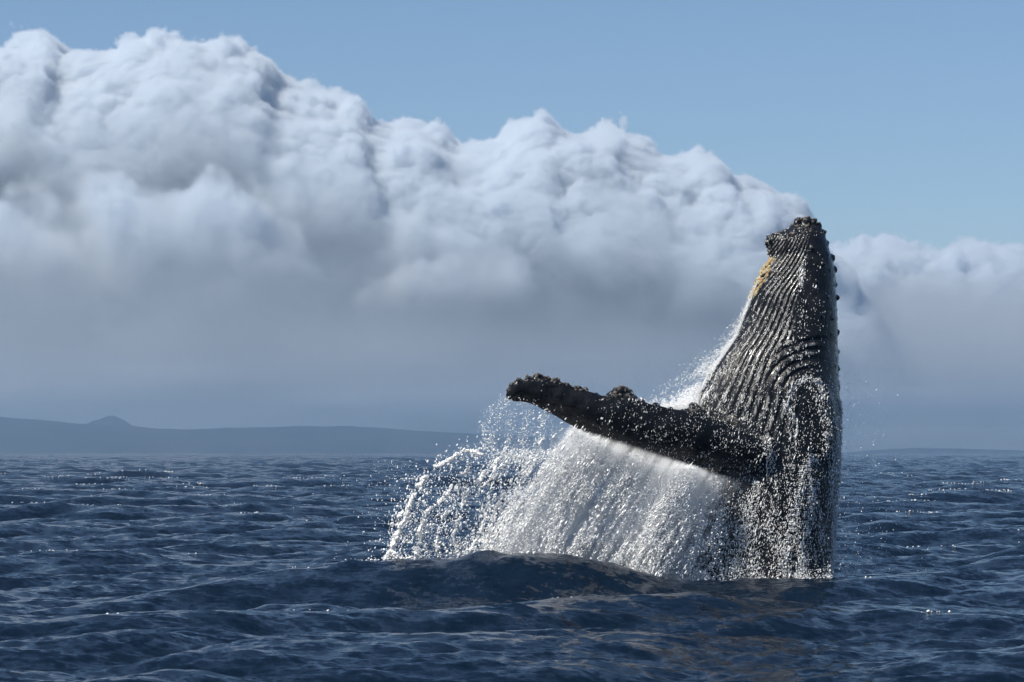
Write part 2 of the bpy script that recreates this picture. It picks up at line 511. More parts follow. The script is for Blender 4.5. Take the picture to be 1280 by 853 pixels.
def mat_skin():
    m, t, b = new_mat('wet_whale_skin')
    geo = t.n('ShaderNodeNewGeometry').outputs['Position']
    A = lambda nm: (lambda nd: (setattr(nd, 'attribute_name', nm), nd.outputs['Fac'])[1])(t.n('ShaderNodeAttribute'))
    pleat, groove, fin = A('pleat'), A('groove'), A('fin')
    n1 = t.noise(geo, 2.2, 4.0, 0.6)
    n2 = t.noise(t.scalev(geo, (1, 1, 0.2)), 14.0, 3.0, 0.6)
    n3 = t.noise(geo, 45.0, 2.0, 0.5)
    base = t.mix(t.ramp(n1, 0.35, 0.7), (0.006, 0.0065, 0.008, 1), (0.016, 0.016, 0.018, 1))
    # pale scratches and pigment on the ridges of the throat
    pale = t.m('MULTIPLY', t.m('MULTIPLY', t.ramp(pleat, 0.86, 1.0), t.ramp(n2, 0.46, 0.62)), 0.75)
    speck = t.m('MULTIPLY', t.ramp(n3, 0.66, 0.72), t.ramp(n1, 0.50, 0.7))
    speck = t.m('MULTIPLY', speck, t.m('SUBTRACT', 0.75, t.m('MULTIPLY', fin, 0.45)))
    c = t.mix(pale, base, (0.42, 0.41, 0.40, 1))
    c = t.mix(speck, c, (0.38, 0.37, 0.36, 1))
    t.put(b.inputs['Base Color'], c)
    b.inputs['IOR'].default_value = 1.4
    t.put(b.inputs['Roughness'], t.m('ADD', 0.10, t.m('MULTIPLY', n2, 0.22)))
    b.inputs['Specular IOR Level'].default_value = 0.32
    b.inputs['Coat Weight'].default_value = 0.15
    b.inputs['Coat Roughness'].default_value = 0.08
    b.inputs['Coat IOR'].default_value = 1.33
    h = t.m('ADD', t.m('MULTIPLY', n3, 0.010), t.m('MULTIPLY', n2, 0.02))
    bump = t.n('ShaderNodeBump'); bump.inputs['Distance'].default_value = 1.0; bump.inputs['Strength'].default_value = 0.8
    t.put(bump.inputs['Height'], h); t.put(b.inputs['Normal'], bump.outputs[0])
    return m

MAT_SKIN = mat_skin()
WHALE, W_CO, W_N, W_Q, W_PX, W_PY, W_F, W_PL, W_FIN, W_RID = build_whale()

# ------------------------------------------------------------------ barnacles on the chin and the flipper
def mat_barnacle(name, c1, c2):
    m, t, b = new_mat(name)
    geo = t.n('ShaderNodeNewGeometry').outputs['Position']
    t.put(b.inputs['Base Color'], t.mix(t.ramp(t.noise(geo, 9.0, 3.0), 0.35, 0.65), c1, c2))
    b.inputs['Roughness'].default_value = 0.55
    return m

def barnacles(name, label, mask, count, r0, r1, mat, seed):
    """volcano shaped shells sitting on the skin where mask is true"""
    g = np.random.default_rng(seed)
    idx = np.flatnonzero(mask)
    if not len(idx): return
    idx = g.choice(idx, min(count, len(idx)), replace=False)
    S = Soup()
    k = 7
    w = np.linspace(0, 2 * np.pi, k, endpoint=False)
    for i in idx:
        n = W_N[i]; p = W_CO[i]
        a = np.cross(n, [0.3, 0.2, 0.9]); a /= np.linalg.norm(a); b = np.cross(n, a)
        r = g.uniform(r0, r1); h = r * g.uniform(0.5, 0.9)
        rings = []
        for q_, z in ((1.1, -0.3), (0.95, 0.35), (0.62, 1.0), (0.36, 0.95), (0.25, 0.45)):
            j = 1 + g.uniform(-0.12, 0.12, k)
            rings.append(p + n * (z * h) + (np.cos(w)[:, None] * a + np.sin(w)[:, None] * b) * (q_ * r * j)[:, None])
        S.add(*loft(rings))
    V, T = S.get()
    o = link(name, mesh_np(name, V - np.array(WHALE.location), T, mat, smooth=False), WHALE)
    tag(o, label, kind='stuff')

M_BT = mat_barnacle('tan_barnacle', (0.26, 0.15, 0.06, 1), (0.36, 0.32, 0.18, 1))
M_BD = mat_barnacle('dark_barnacle', (0.02, 0.02, 0.02, 1), (0.12, 0.10, 0.08, 1))
front = W_CO[:, 1] < 60.15
barnacles('barnacles', 'tan and orange barnacle patch on the edge of the throat', (W_PX < np.interp(W_PY, [322, 335, 350, 370], [968, 964, 957, 945])) & (W_PY > 322) & (W_PY < 372) & (W_CO[:, 1] < 60.4), 260, 0.022, 0.045, M_BT, 1)
barnacles('barnacles', 'dark barnacles crusting the tip of the jaw', (W_PY < 292) & (W_N[:, 2] > -0.2), 90, 0.02, 0.045, M_BD, 2)
barnacles('barnacles', 'brownish barnacles on the knobs along the flipper front edge', (W_FIN > 0.5) & (W_N[:, 2] > 0.35) & ((W_PX < 735) | (np.abs(W_PX - 777) < 12) | (np.abs(W_PX - 868) < 6)), 210, 0.014, 0.034, M_BD, 3)

def mat_cloud(name, col=(0.845, 0.89, 0.94, 1), aniso=0.3, dens=1.0):
    m = bpy.data.materials.new(name); m.use_nodes = True
    t = NT(m.node_tree)
    m.node_tree.nodes.remove(m.node_tree.nodes['Principled BSDF'])
    pvn = t.n('ShaderNodeVolumePrincipled')
    pvn.inputs['Color'].default_value = col
    pvn.inputs['Density'].default_value = dens
    pvn.inputs['Anisotropy'].default_value = aniso
    t.put(m.node_tree.nodes['Material Output'].inputs['Volume'], pvn.outputs[0])
    return m

# ------------------------------------------------------------------ flying and running water
def mat_drop():
    m = bpy.data.materials.new('white_water'); m.use_nodes = True
    t = NT(m.node_tree)
    m.node_tree.nodes.remove(m.node_tree.nodes['Principled BSDF'])
    di = t.n('ShaderNodeBsdfDiffuse'); di.inputs[0].default_value = (0.95, 0.955, 0.96, 1)
    tr = t.n('ShaderNodeBsdfTranslucent'); tr.inputs[0].default_value = (0.95, 0.955, 0.96, 1)
    gl = t.n('ShaderNodeBsdfGlossy'); gl.inputs['Roughness'].default_value = 0.12; gl.inputs[0].default_value = (1, 1, 1, 1)
    m1 = t.n('ShaderNodeMixShader'); m1.inputs[0].default_value = 0.12
    t.put(m1.inputs[1], di.outputs[0]); t.put(m1.inputs[2], tr.outputs[0])
    m2 = t.n('ShaderNodeMixShader'); m2.inputs[0].default_value = 0.04
    t.put(m2.inputs[1], m1.outputs[0]); t.put(m2.inputs[2], gl.outputs[0])
    t.put(m.node_tree.nodes['Material Output'].inputs['Surface'], m2.outputs[0])
    return m
MAT_DROP = mat_drop()

OCT_V = np.array([(1, 0, 0), (0, 1, 0), (-1, 0, 0), (0, -1, 0), (0, 0, 1), (0, 0, -1)], float)
OCT_F = np.array([(0, 1, 4), (1, 2, 4), (2, 3, 4), (3, 0, 4), (1, 0, 5), (2, 1, 5), (3, 2, 5), (0, 3, 5)])

def drops(name, label, P, r, axis, stretch):
    """real little blobs of water, drawn out along their axis"""
    n = len(P)
    r = np.broadcast_to(np.asarray(r, float), (n,)); stretch = np.broadcast_to(np.asarray(stretch, float), (n,))
    ax = np.broadcast_to(np.asarray(axis, float), (n, 3)); ax = ax / np.linalg.norm(ax, axis=1, keepdims=True)
    a = np.cross(ax, np.array([0.31, 0.93, 0.17])); a /= np.linalg.norm(a, axis=1, keepdims=True)
    b = np.cross(ax, a)
    ph = rng.uniform(0, 6.28, n)[:, None]
    a, b = a * np.cos(ph) + b * np.sin(ph), b * np.cos(ph) - a * np.sin(ph)
    jit = rng.uniform(0.65, 1.3, (n, 6))
    V = np.zeros((n, 6, 3))
    for k in range(6):
        V[:, k] = P + (a * OCT_V[k, 0] + b * OCT_V[k, 1] + ax * OCT_V[k, 2] * stretch[:, None]) * (r * jit[:, k])[:, None]
    F = (OCT_F[None] + (np.arange(n) * 6)[:, None, None]).reshape(-1, 3)
    o = link(name, mesh_np(name, V.reshape(-1, 3), F, MAT_DROP))
    return tag(o, label, 'spray', kind='stuff')

def mist(name, label, P, r):
    """the same water as a fine mist: tiny blobs instanced on points"""
    me = mesh_np(name, P, None)
    attr(me, 'r', np.broadcast_to(np.asarray(r, float), (len(P),)))
    tree = bpy.data.node_groups.new(name, 'GeometryNodeTree')
    tree.interface.new_socket('Geometry', in_out='INPUT', socket_type='NodeSocketGeometry')
    tree.interface.new_socket('Geometry', in_out='OUTPUT', socket_type='NodeSocketGeometry')
    t = NT(tree)
    i = t.n('NodeGroupInput'); out = t.n('NodeGroupOutput')
    ico = t.n('GeometryNodeMeshIcoSphere'); ico.inputs['Radius'].default_value = 1.0; ico.inputs['Subdivisions'].default_value = 1
    sm = t.n('GeometryNodeSetMaterial'); sm.inputs['Material'].default_value = MAT_DROP; t.put(sm.inputs[0], ico.outputs[0])
    na = t.n('GeometryNodeInputNamedAttribute', data_type='FLOAT'); na.inputs['Name'].default_value = 'r'
    ip = t.n('GeometryNodeInstanceOnPoints')
    t.put(ip.inputs['Points'], i.outputs[0]); t.put(ip.inputs['Instance'], sm.outputs[0]); t.put(ip.inputs['Scale'], na.outputs['Attribute'])
    t.put(out.inputs[0], ip.outputs[0])
    o = link(name, me); me.materials.append(MAT_DROP)
    md = o.modifiers.new('scatter', 'NODES'); md.node_group = tree
    return tag(o, label, 'spray', kind='stuff')

def lognorm(n, med, sig, lo, hi): return np.clip(med * np.exp(rng.normal(0, sig, n)), lo, hi)

def falling(px0, h):
    """pixel path of water shed from the flipper's lower edge at px0, after falling h"""
    y0 = np.interp(px0, FL_BOT[:, 0], FL_BOT[:, 1]) - 3
    return px0 - 0.74 * h + 0.00115 * h * h, y0 + h

def curtain_points(n, clump, fine):
    """where water hangs under the flipper: (shed at, fallen by), drawn from a table of streaks"""
    c0 = np.array([(672, .01), (692, .04), (708, .22), (726, .55), (745, .75), (775, .75), (800, .65), (825, .55), (845, .9), (860, 1.7), (885, 1.7), (903, 0.9), (922, .3), (940, 0.02), (960, 0.0)])
    gx, gh = np.meshgrid(np.arange(672, 960, 0.5), np.arange(0, 186, 1.0))
    w = np.interp(gx, c0[:, 0], c0[:, 1]) * (0.5 + 0.8 * gh / 185)
    z0 = 0 * gx
    sx = gx + 0.03 * gh
    st = noise3(np.stack([sx / 2.6, gh / 55.0, z0], -1)) * 0.7 + noise3(np.stack([sx / 9.0, gh / 60.0, z0 + 9], -1)) * 0.8 + 0.45 * noise3(np.stack([sx / 2.4, gh / 9.0, z0 + 5], -1)) + 0.25 * noise3(np.stack([sx / 15.0, gh / 20.0, z0 + 15], -1))
    w = w * (0.03 + 0.97 * sstep(-0.25 + clump, 0.5 + clump, st + 0.75 * sstep(0.7, 1.5, w)))
    if fine: w = w * sstep(0, 14, gh)
    w = w * np.where(gx > 872, sstep(0, 26, gh - (gx - 872) * 1.5), 1.0)
    p = w.ravel() / w.sum()
    i = rng.choice(len(p), n, p=p)
    return np.stack([gx.ravel()[i] + rng.uniform(-.25, .25, n), gh.ravel()[i] + rng.uniform(-.5, .5, n)], -1)

def to_world(px, py, d, jitter=0.0):
    P = at(px, py, d)
    return P + rng.normal(0, 1, P.shape) * jitter

def build_spray():
    # --- the curtain under the flipper
    n = 52000
    c = curtain_points(n, 0.10, False)
    x, h = c[:, 0], c[:, 1]
    px, py = falling(x, h)
    d = flipper_depth(x) + rng.normal(0, 0.28, n) * (0.35 + h / 150) - 0.05
    P = to_world(px, py, d, 0.012)
    px2, py2 = falling(x, h + 3)
    ax = at(px2, py2, d) - at(px, py, d)
    k = (P[:, 2] > -0.3)
    drops('water_curtain', 'white curtain of sea water streaming off the flipper', P[k], lognorm(n, 0.0086, 0.45, 0.0035, 0.026)[k], ax[k], rng.uniform(1.3, 5.5, n)[k])
    n = 210000
    c = curtain_points(n, -0.05, True)
    x, h = c[:, 0], c[:, 1]
    # just below the edge the water is a smooth thin veil
    ve = rng.random(n) < 0.20
    x = np.where(ve, 715 + 150 * rng.beta(1.6, 1.8, n), x); h = np.where(ve, 3 + rng.exponential(13, n), h)
    px, py = falling(x, h)
    d = flipper_depth(x) + rng.normal(0, 0.3, n) * (0.35 + h / 150)
    P = to_world(px, py, d, 0.02)
    k = (P[:, 2] > -0.2)
    mist('spray_mist', 'fine white mist between the streams below the flipper', P[k], lognorm(n, 0.0062, 0.35, 0.003, 0.014)[k])

    # the thick white fall close to the body
    m = 110000
    x = 868 + rng.normal(0, 16, m); h = 165 * rng.random(m) ** 0.8
    px, py = falling(x, h)
    px = px + rng.normal(0, 1, m) * (2 + h * 0.12)
    k = (rng.random(m) < np.where(x > 872, sstep(0, 26, h - (x - 872) * 1.5), 1.0)) & (rng.random(m) < sstep(-0.75, 0.25, noise3(np.stack([x / 4.0, h / 45.0, 0 * x], -1)) + 0.4 * noise3(np.stack([px / 4.0, py / 7.0, 0 * x], -1))))
    P = to_world(px, py, flipper_depth(x) + rng.normal(0, 0.22, m), 0.01)[k]
    k = P[:, 2] > -0.2
    mist('spray_mist', 'thick bright white fall of water between the flipper root and the sea', P[k], lognorm(k.sum(), 0.0075, 0.4, 0.003, 0.02))

    # --- separate strands and flung drops on the left
    strands = [([(600, 568), (590, 564), (580, 564), (570, 569), (560, 576), (550, 581)], 1.3), ([(547, 579), (545, 584)], 2.0),
               ([(533, 594), (527, 603), (520, 612), (513, 628), (510, 640), (505, 652), (497, 668), (489, 686), (483, 700), (481, 712)], 1.35),
               ([(504, 640), (496, 648), (490, 656)], 0.8), ([(492, 690), (498, 704), (494, 712)], 1.2),
               ([(622, 574), (612, 584), (604, 594), (598, 600)], 0.9), ([(597, 602), (592, 608), (586, 612), (581, 620), (577, 632)], 1.1),
               ([(565, 607), (556, 622), (547, 630), (538, 636), (531, 644)], 0.85), ([(562, 636), (553, 646), (548, 660), (546, 680), (548, 712)], 0.8),
               ([(531, 644), (526, 660), (524, 680), (519, 698), (518, 712)], 1.0), ([(577, 632), (574, 650), (566, 668), (570, 690), (566, 712)], 0.6),
               ([(606, 650), (600, 666), (590, 684), (580, 700), (577, 712)], 0.9), ([(612, 620), (606, 640), (612, 660), (604, 690), (600, 712)], 0.7),
               ([(640, 600), (628, 620), (618, 640), (612, 662), (604, 680)], 0.9), ([(586, 585), (576, 600), (571, 616)], 0.5), ([(632, 560), (620, 580), (612, 600)], 0.5)]
    P, rr, ax, sx = [], [], [], []
    for pts, wgt in strands:
        pts = np.array(pts, float)
        seg = np.concatenate([[0], np.cumsum(np.hypot(*np.diff(pts, axis=0).T))])
        L = seg[-1]
        dd = rng.uniform(57.3, 58.2)
        m = int(L * 20 * wgt)
        s_ = rng.uniform(0, L, m)
        s_ = s_[noise3(np.stack([s_ / 6.0, 0 * s_ + dd * 9, 0 * s_], -1)) + 0.5 * noise3(np.stack([s_ / 2.0, 0 * s_ + dd * 5, 0 * s_], -1)) > -0.2]
        m = len(s_)
        off = rng.normal(0, 0.95 * wgt, m) * (1 + 0.5 * noise3(np.stack([s_ / 9.0, 0 * s_ + 3, 0 * s_ + dd], -1)))
        x = np.interp(s_, seg, pts[:, 0]) + off + 1.2 * noise3(np.stack([s_ / 5.0, 0 * s_ + dd, 0 * s_], -1))
        y = np.interp(s_, seg, pts[:, 1]) + rng.normal(0, 0.8, m)
        x2 = np.interp(s_ + 1, seg, pts[:, 0]); x1 = np.interp(s_ - 1, seg, pts[:, 0]); y2 = np.interp(s_ + 1, seg, pts[:, 1]); y1 = np.interp(s_ - 1, seg, pts[:, 1])
        P.append(to_world(x, y, dd + rng.normal(0, 0.05, m))); rr.append(lognorm(m, 0.0108, 0.45, 0.005, 0.03))
        ax.append(np.stack([x2 - x1, 0 * x1 + .01, -(y2 - y1)], -1)); sx.append(rng.uniform(1.2, 3.0, m))
        # loose drops thrown off each strand
        m2 = int(L * 5)
        s2 = rng.uniform(0, L, m2)
        x = np.interp(s2, seg, pts[:, 0]) + rng.normal(3, 9, m2); y = np.interp(s2, seg, pts[:, 1]) + rng.normal(2, 8, m2)
        P.append(to_world(x, y, dd + rng.normal(0, 0.3, m2))); rr.append(lognorm(m2, 0.0105, 0.5, 0.004, 0.03)); ax.append(np.tile([(-.3, 0, -1)], (m2, 1))); sx.append(rng.uniform(1, 1.8, m2))
    # the field of drops between them
    m = 44000
    y = 562 + 152 * rng.random(m) ** 0.8
    left = np.interp(y, [560, 575, 595, 620, 650, 690, 715], [600, 575, 535, 515, 505, 488, 480])
    x = left + (705 - left) * rng.random(m) ** 0.75
    w = 0.06 + 0.34 * sstep(590, 680, x) + 0.20 * sstep(640, 705, y)
    cl = noise3(np.stack([x / 9.0, y / 14.0, 0 * x], -1)) + 0.7 * noise3(np.stack([(x + 0.5 * y) / 5.0, y / 22.0, 0 * x + 4], -1))
    k = rng.random(m) < w * sstep(-0.7, 0.7, cl)
    x, y = x[k], y[k]; m = len(x)
    P.append(to_world(x, y, rng.normal(57.9, 0.45, m))); rr.append(lognorm(m, 0.0095, 0.5, 0.004, 0.028)); ax.append(np.tile([(-.45, 0, -1)], (m, 1))); sx.append(rng.uniform(1, 2.2, m))
    # fine beads dripping from the flipper's tip
    m = 1100
    t_ = rng.random(m)
    j = rng.integers(0, 5, m)
    x0 = np.array([632, 640, 655, 668, 684])[j]; y0 = np.array([500, 503, 505, 509, 516])[j]
    x = x0 - np.array([26, 24, 20, 14, 10])[j] * np.sin(np.minimum(t_ * 2.6, 1.57)) + rng.normal(0, 3.2, m); y = y0 - 6 + t_ * 72 + rng.normal(0, 3, m)
    P.append(to_world(x, y, rng.normal(57.6, 0.2, m))); rr.append(lognorm(m, 0.0075, 0.4, 0.003, 0.016)); ax.append(np.tile([(0, 0, -1)], (m, 1))); sx.append(rng.uniform(1, 1.5, m))
    m = 1100
    x = rng.uniform(595, 705, m); y = rng.uniform(512, 572, m)
    k = (y > np.interp(x, FL_BOT[:, 0], FL_BOT[:, 1])) & (rng.random(m) < 0.35 + 0.5 * (y - 510) / 60)
    x, y = x[k], y[k]; m = len(x)
    P.append(to_world(x, y, rng.normal(57.7, 0.4, m))); rr.append(lognorm(m, 0.0075, 0.45, 0.003, 0.018)); ax.append(np.tile([(0, 0, -1)], (m, 1))); sx.append(rng.uniform(1, 1.5, m))
    # stray drops right of the back and far left
    m = 1900
    x = 1046 + rng.exponential(22, m); y = 735 - 270 * rng.random(m) ** 1.5
    P.append(to_world(x, y, rng.normal(59.6, 0.6, m))); rr.append(lognorm(m, 0.0045, 0.5, 0.002, 0.014)); ax.append(np.tile([(0, 0, -1)], (m, 1))); sx.append(rng.uniform(1, 1.5, m))
    m = 420
    x = np.interp(rng.random(m), [0, 1], [470, 560]) - rng.exponential(14, m); y = rng.uniform(575, 712, m)
    P.append(to_world(x, y, rng.normal(57.8, 0.5, m))); rr.append(lognorm(m, 0.008, 0.5, 0.003, 0.018)); ax.append(np.tile([(0, 0, -1)], (m, 1))); sx.append(rng.uniform(1, 1.5, m))
    P, rr, ax, sx = map(np.concatenate, (P, rr, ax, sx))
    k = P[:, 2] > -0.2
    drops('flung_spray', 'arcing strands and scattered drops of sea water flung from the flipper', P[k], rr[k], ax[k], sx[k])

    # --- water running down the body
    a = W_CO[W_Q[:, 0]]; b = W_CO[W_Q[:, 1]]; c2 = W_CO[W_Q[:, 2]]
    ar = np.linalg.norm(np.cross(b - a, c2 - a), axis=1)
    px, py, f, fin, pl = W_PX[W_Q[:, 0]], W_PY[W_Q[:, 0]], W_F[W_Q[:, 0]], W_FIN[W_Q[:, 0]], W_PL[W_Q[:, 0]]
    rid = W_RID[W_Q[:, 0]]
    Nq = W_N[W_Q[:, 0]]
    w = np.interp(py, [270, 300, 350, 420, 470, 520, 580, 740, 760], [.18, .16, .20, .30, .42, .75, .95, 1.15, 0])
    w = w * (1 - 0.75 * sstep(0.62, 0.82, f) * sstep(500, 440, py))
    w = w * (1 + 2.6 * sstep(0.42, 0.05, f) * sstep(570, 640, py))
    w = w * (1 + 1.3 * sstep(0.16, 0.0, f) * sstep(350, 430, py) * sstep(560, 500, py))
    run = noise3(np.stack([a[:, 0] + 0.12 * a[:, 2], a[:, 1], a[:, 2] * 0.16], -1), 5.5) + 0.6 * noise3(np.stack([a[:, 0] + 0.25 * a[:, 2], a[:, 1], a[:, 2] * 0.25], -1), 14.0)
    w = w * (0.25 + 1.3 * sstep(-0.35, 0.75, run))
    w = w * (1 - 0.6 * pl * (rid < 0.5))
    wf = np.interp(px, [640, 730, 760, 850, 930], [0.02, 0.05, 0.32, 0.5, 0.7]) * sstep(-0.5, 0.5, noise3(a, 5.0) + 0.3)
    w = w + 3.0 * np.exp(-((px - 1002 + (py - 345) * 0.12) / 3.5) ** 2 - ((py - 345) / 16) ** 2)  # extra white drops added in place of a bright sheen on the head
    w = np.where(fin > 0.5, wf * 0.6, w)
    w = w * np.where(Nq[:, 1] > 0.25, 0.35, 1.0) * (a[:, 2] > -0.3) * ar
    w = np.maximum(w, 0); w /= w.sum()
    n = 56000
    i = rng.choice(len(w), n, p=w)
    uu = rng.random((n, 1)); vv = rng.random((n, 1))
    dd_ = W_CO[W_Q[i, 3]]
    P = (a[i] * (1 - uu) + b[i] * uu) * (1 - vv) + (dd_ * (1 - uu) + c2[i] * uu) * vv
    P = P + Nq[i] * (0.002 + rng.exponential(0.012, n) * (py[i] > 500))[:, None]
    r = lognorm(n, 0.0050, 0.45, 0.0022, 0.018) * np.where(fin[i] > 0.5, 0.85, 1.0)
    ax = np.stack([-0.25 + 0 * r, 0 * r, -1 + 0 * r], -1); ax = ax - Nq[i] * (ax * Nq[i]).sum(1, keepdims=True)
    # a few unbroken rivulets; the arched ones draw the shoulder's highlight line in drops
    nearside = np.flatnonzero((W_CO[:, 1] < 60) & (W_FIN < 0.3))[::2]
    kd = KDTree(len(nearside))
    for j_, v_ in enumerate(nearside): kd.insert((W_PX[v_], W_PY[v_], 0), j_)
    kd.balance()
    for pts, wd in [([(985, 504), (986, 510), (991, 518), (996, 526), (997, 536), (994, 547)], .5), ([(979, 500), (981, 510), (985, 519)], .4), ([(984, 502), (990, 488), (1000, 477), (1010, 472), (1021, 476), (1029, 488), (1032, 500)], 2.6),
                    ([(1015, 570), (1005, 590), (1000, 612), (992, 640), (985, 672), (980, 715)], 4.5), ([(945, 570), (950, 600), (940, 640), (925, 680), (915, 720)], 5.5), ([(1018, 600), (1012, 640), (1004, 690), (1000, 730)], 4.5), ([(905, 590), (890, 620), (880, 640), (868, 660)], 4.5), ([(895, 660), (885, 672), (872, 668), (862, 676)], 3.0)]:
        pts = np.array(pts, float); seg = np.concatenate([[0], np.cumsum(np.hypot(*np.diff(pts, axis=0).T))])
        m = int(seg[-1] * 5 * max(min(wd, 1.2), .8)); s_ = rng.uniform(0, seg[-1], m)
        x = np.interp(s_, seg, pts[:, 0]) + rng.normal(0, wd, m); y = np.interp(s_, seg, pts[:, 1]) + rng.normal(0, wd * .6, m)
        best = np.array([nearside[kd.find((x[j_], y[j_], 0))[1]] for j_ in range(m)])
        P = np.concatenate([P, W_CO[best] + W_N[best] * 0.006]); r = np.concatenate([r, lognorm(m, 0.0065, 0.4, 0.003, 0.016)])
        ax = np.concatenate([ax, np.tile([(-.2, 0, -1.0)], (m, 1))])
    n = len(P)
    drops('running_water', 'white beads and rivulets of water running down the wet skin', P, r, ax, rng.uniform(1.0, 4.5, n))

    # --- mist hugging the throat and the lower body
    P, rr = [], []
    m = 30000
    y = rng.choice([0, 1], m, p=[.3, .7]) * 0 + 345 + 172 * rng.random(m) ** 0.55
    sc = np.interp(y, [345, 400, 450, 490, 517], [0.8, 2.2, 6.0, 13.0, 15.0])
    x = np.interp(y, EDGE_L[:, 0], EDGE_L[:, 1]) + 2.5 - rng.exponential(1, m) * sc
    k = rng.random(m) < 0.5 + 0.5 * noise3(np.stack([(x + y) / 8.0, y / 14.0, 0 * x], -1))
    x, y = x[k], y[k]
    P.append(to_world(x, y, rng.normal(59.9, 0.35, len(x)))); rr.append(lognorm(len(x), 0.006, 0.4, 0.003, 0.016))
    m = 14000           # bright splash where the flipper meets the throat
    x = 873 - rng.exponential(17, m); y = 512 - np.abs(rng.normal(0, 1, m)) * (6 + 5 * noise3(np.stack([x / 5.0, 0 * x, 0 * x], -1))) + (873 - x) * 0.02
    P.append(to_world(x, y, rng.normal(59.3, 0.3, m))); rr.append(lognorm(m, 0.006, 0.4, 0.003, 0.014))
    m = 70000           # froth over the lower belly
    y = 745 - 150 * rng.random(m) ** 1.25; x = np.interp(y, [590, 740], [868, 838]) + rng.normal(0, 1, m) * np.interp(y, [590, 740], [16, 40])
    k = rng.random(m) < sstep(-0.55, 0.5, noise3(np.stack([(x + 0.5 * y) / 9.0, y / 22.0, 0 * x], -1)) + 0.6 * noise3(np.stack([x / 4.0, y / 5.0, 0 * x + 2], -1)))
    x, y = x[k], y[k]
    P.append(to_world(x, y, rng.normal(58.6, 0.3, len(x)))); rr.append(lognorm(len(x), 0.0075, 0.45, 0.003, 0.02))
    m = 16000            # froth at the waterline
    x = rng.uniform(840, 1042, m); y = 742 - rng.exponential(8, m) * (1 + 0.8 * noise3(np.stack([x / 9.0, 0 * x, 0 * x], -1)))
    P.append(to_world(x, y, rng.normal(58.4, 0.15, m))); rr.append(lognorm(m, 0.007, 0.45, 0.003, 0.018))
    P, rr = np.concatenate(P), np.concatenate(rr)
    k = P[:, 2] > -0.15
    mist('spray_mist', 'fine white spray clinging to the throat and foaming round the belly', P[k], rr[k])

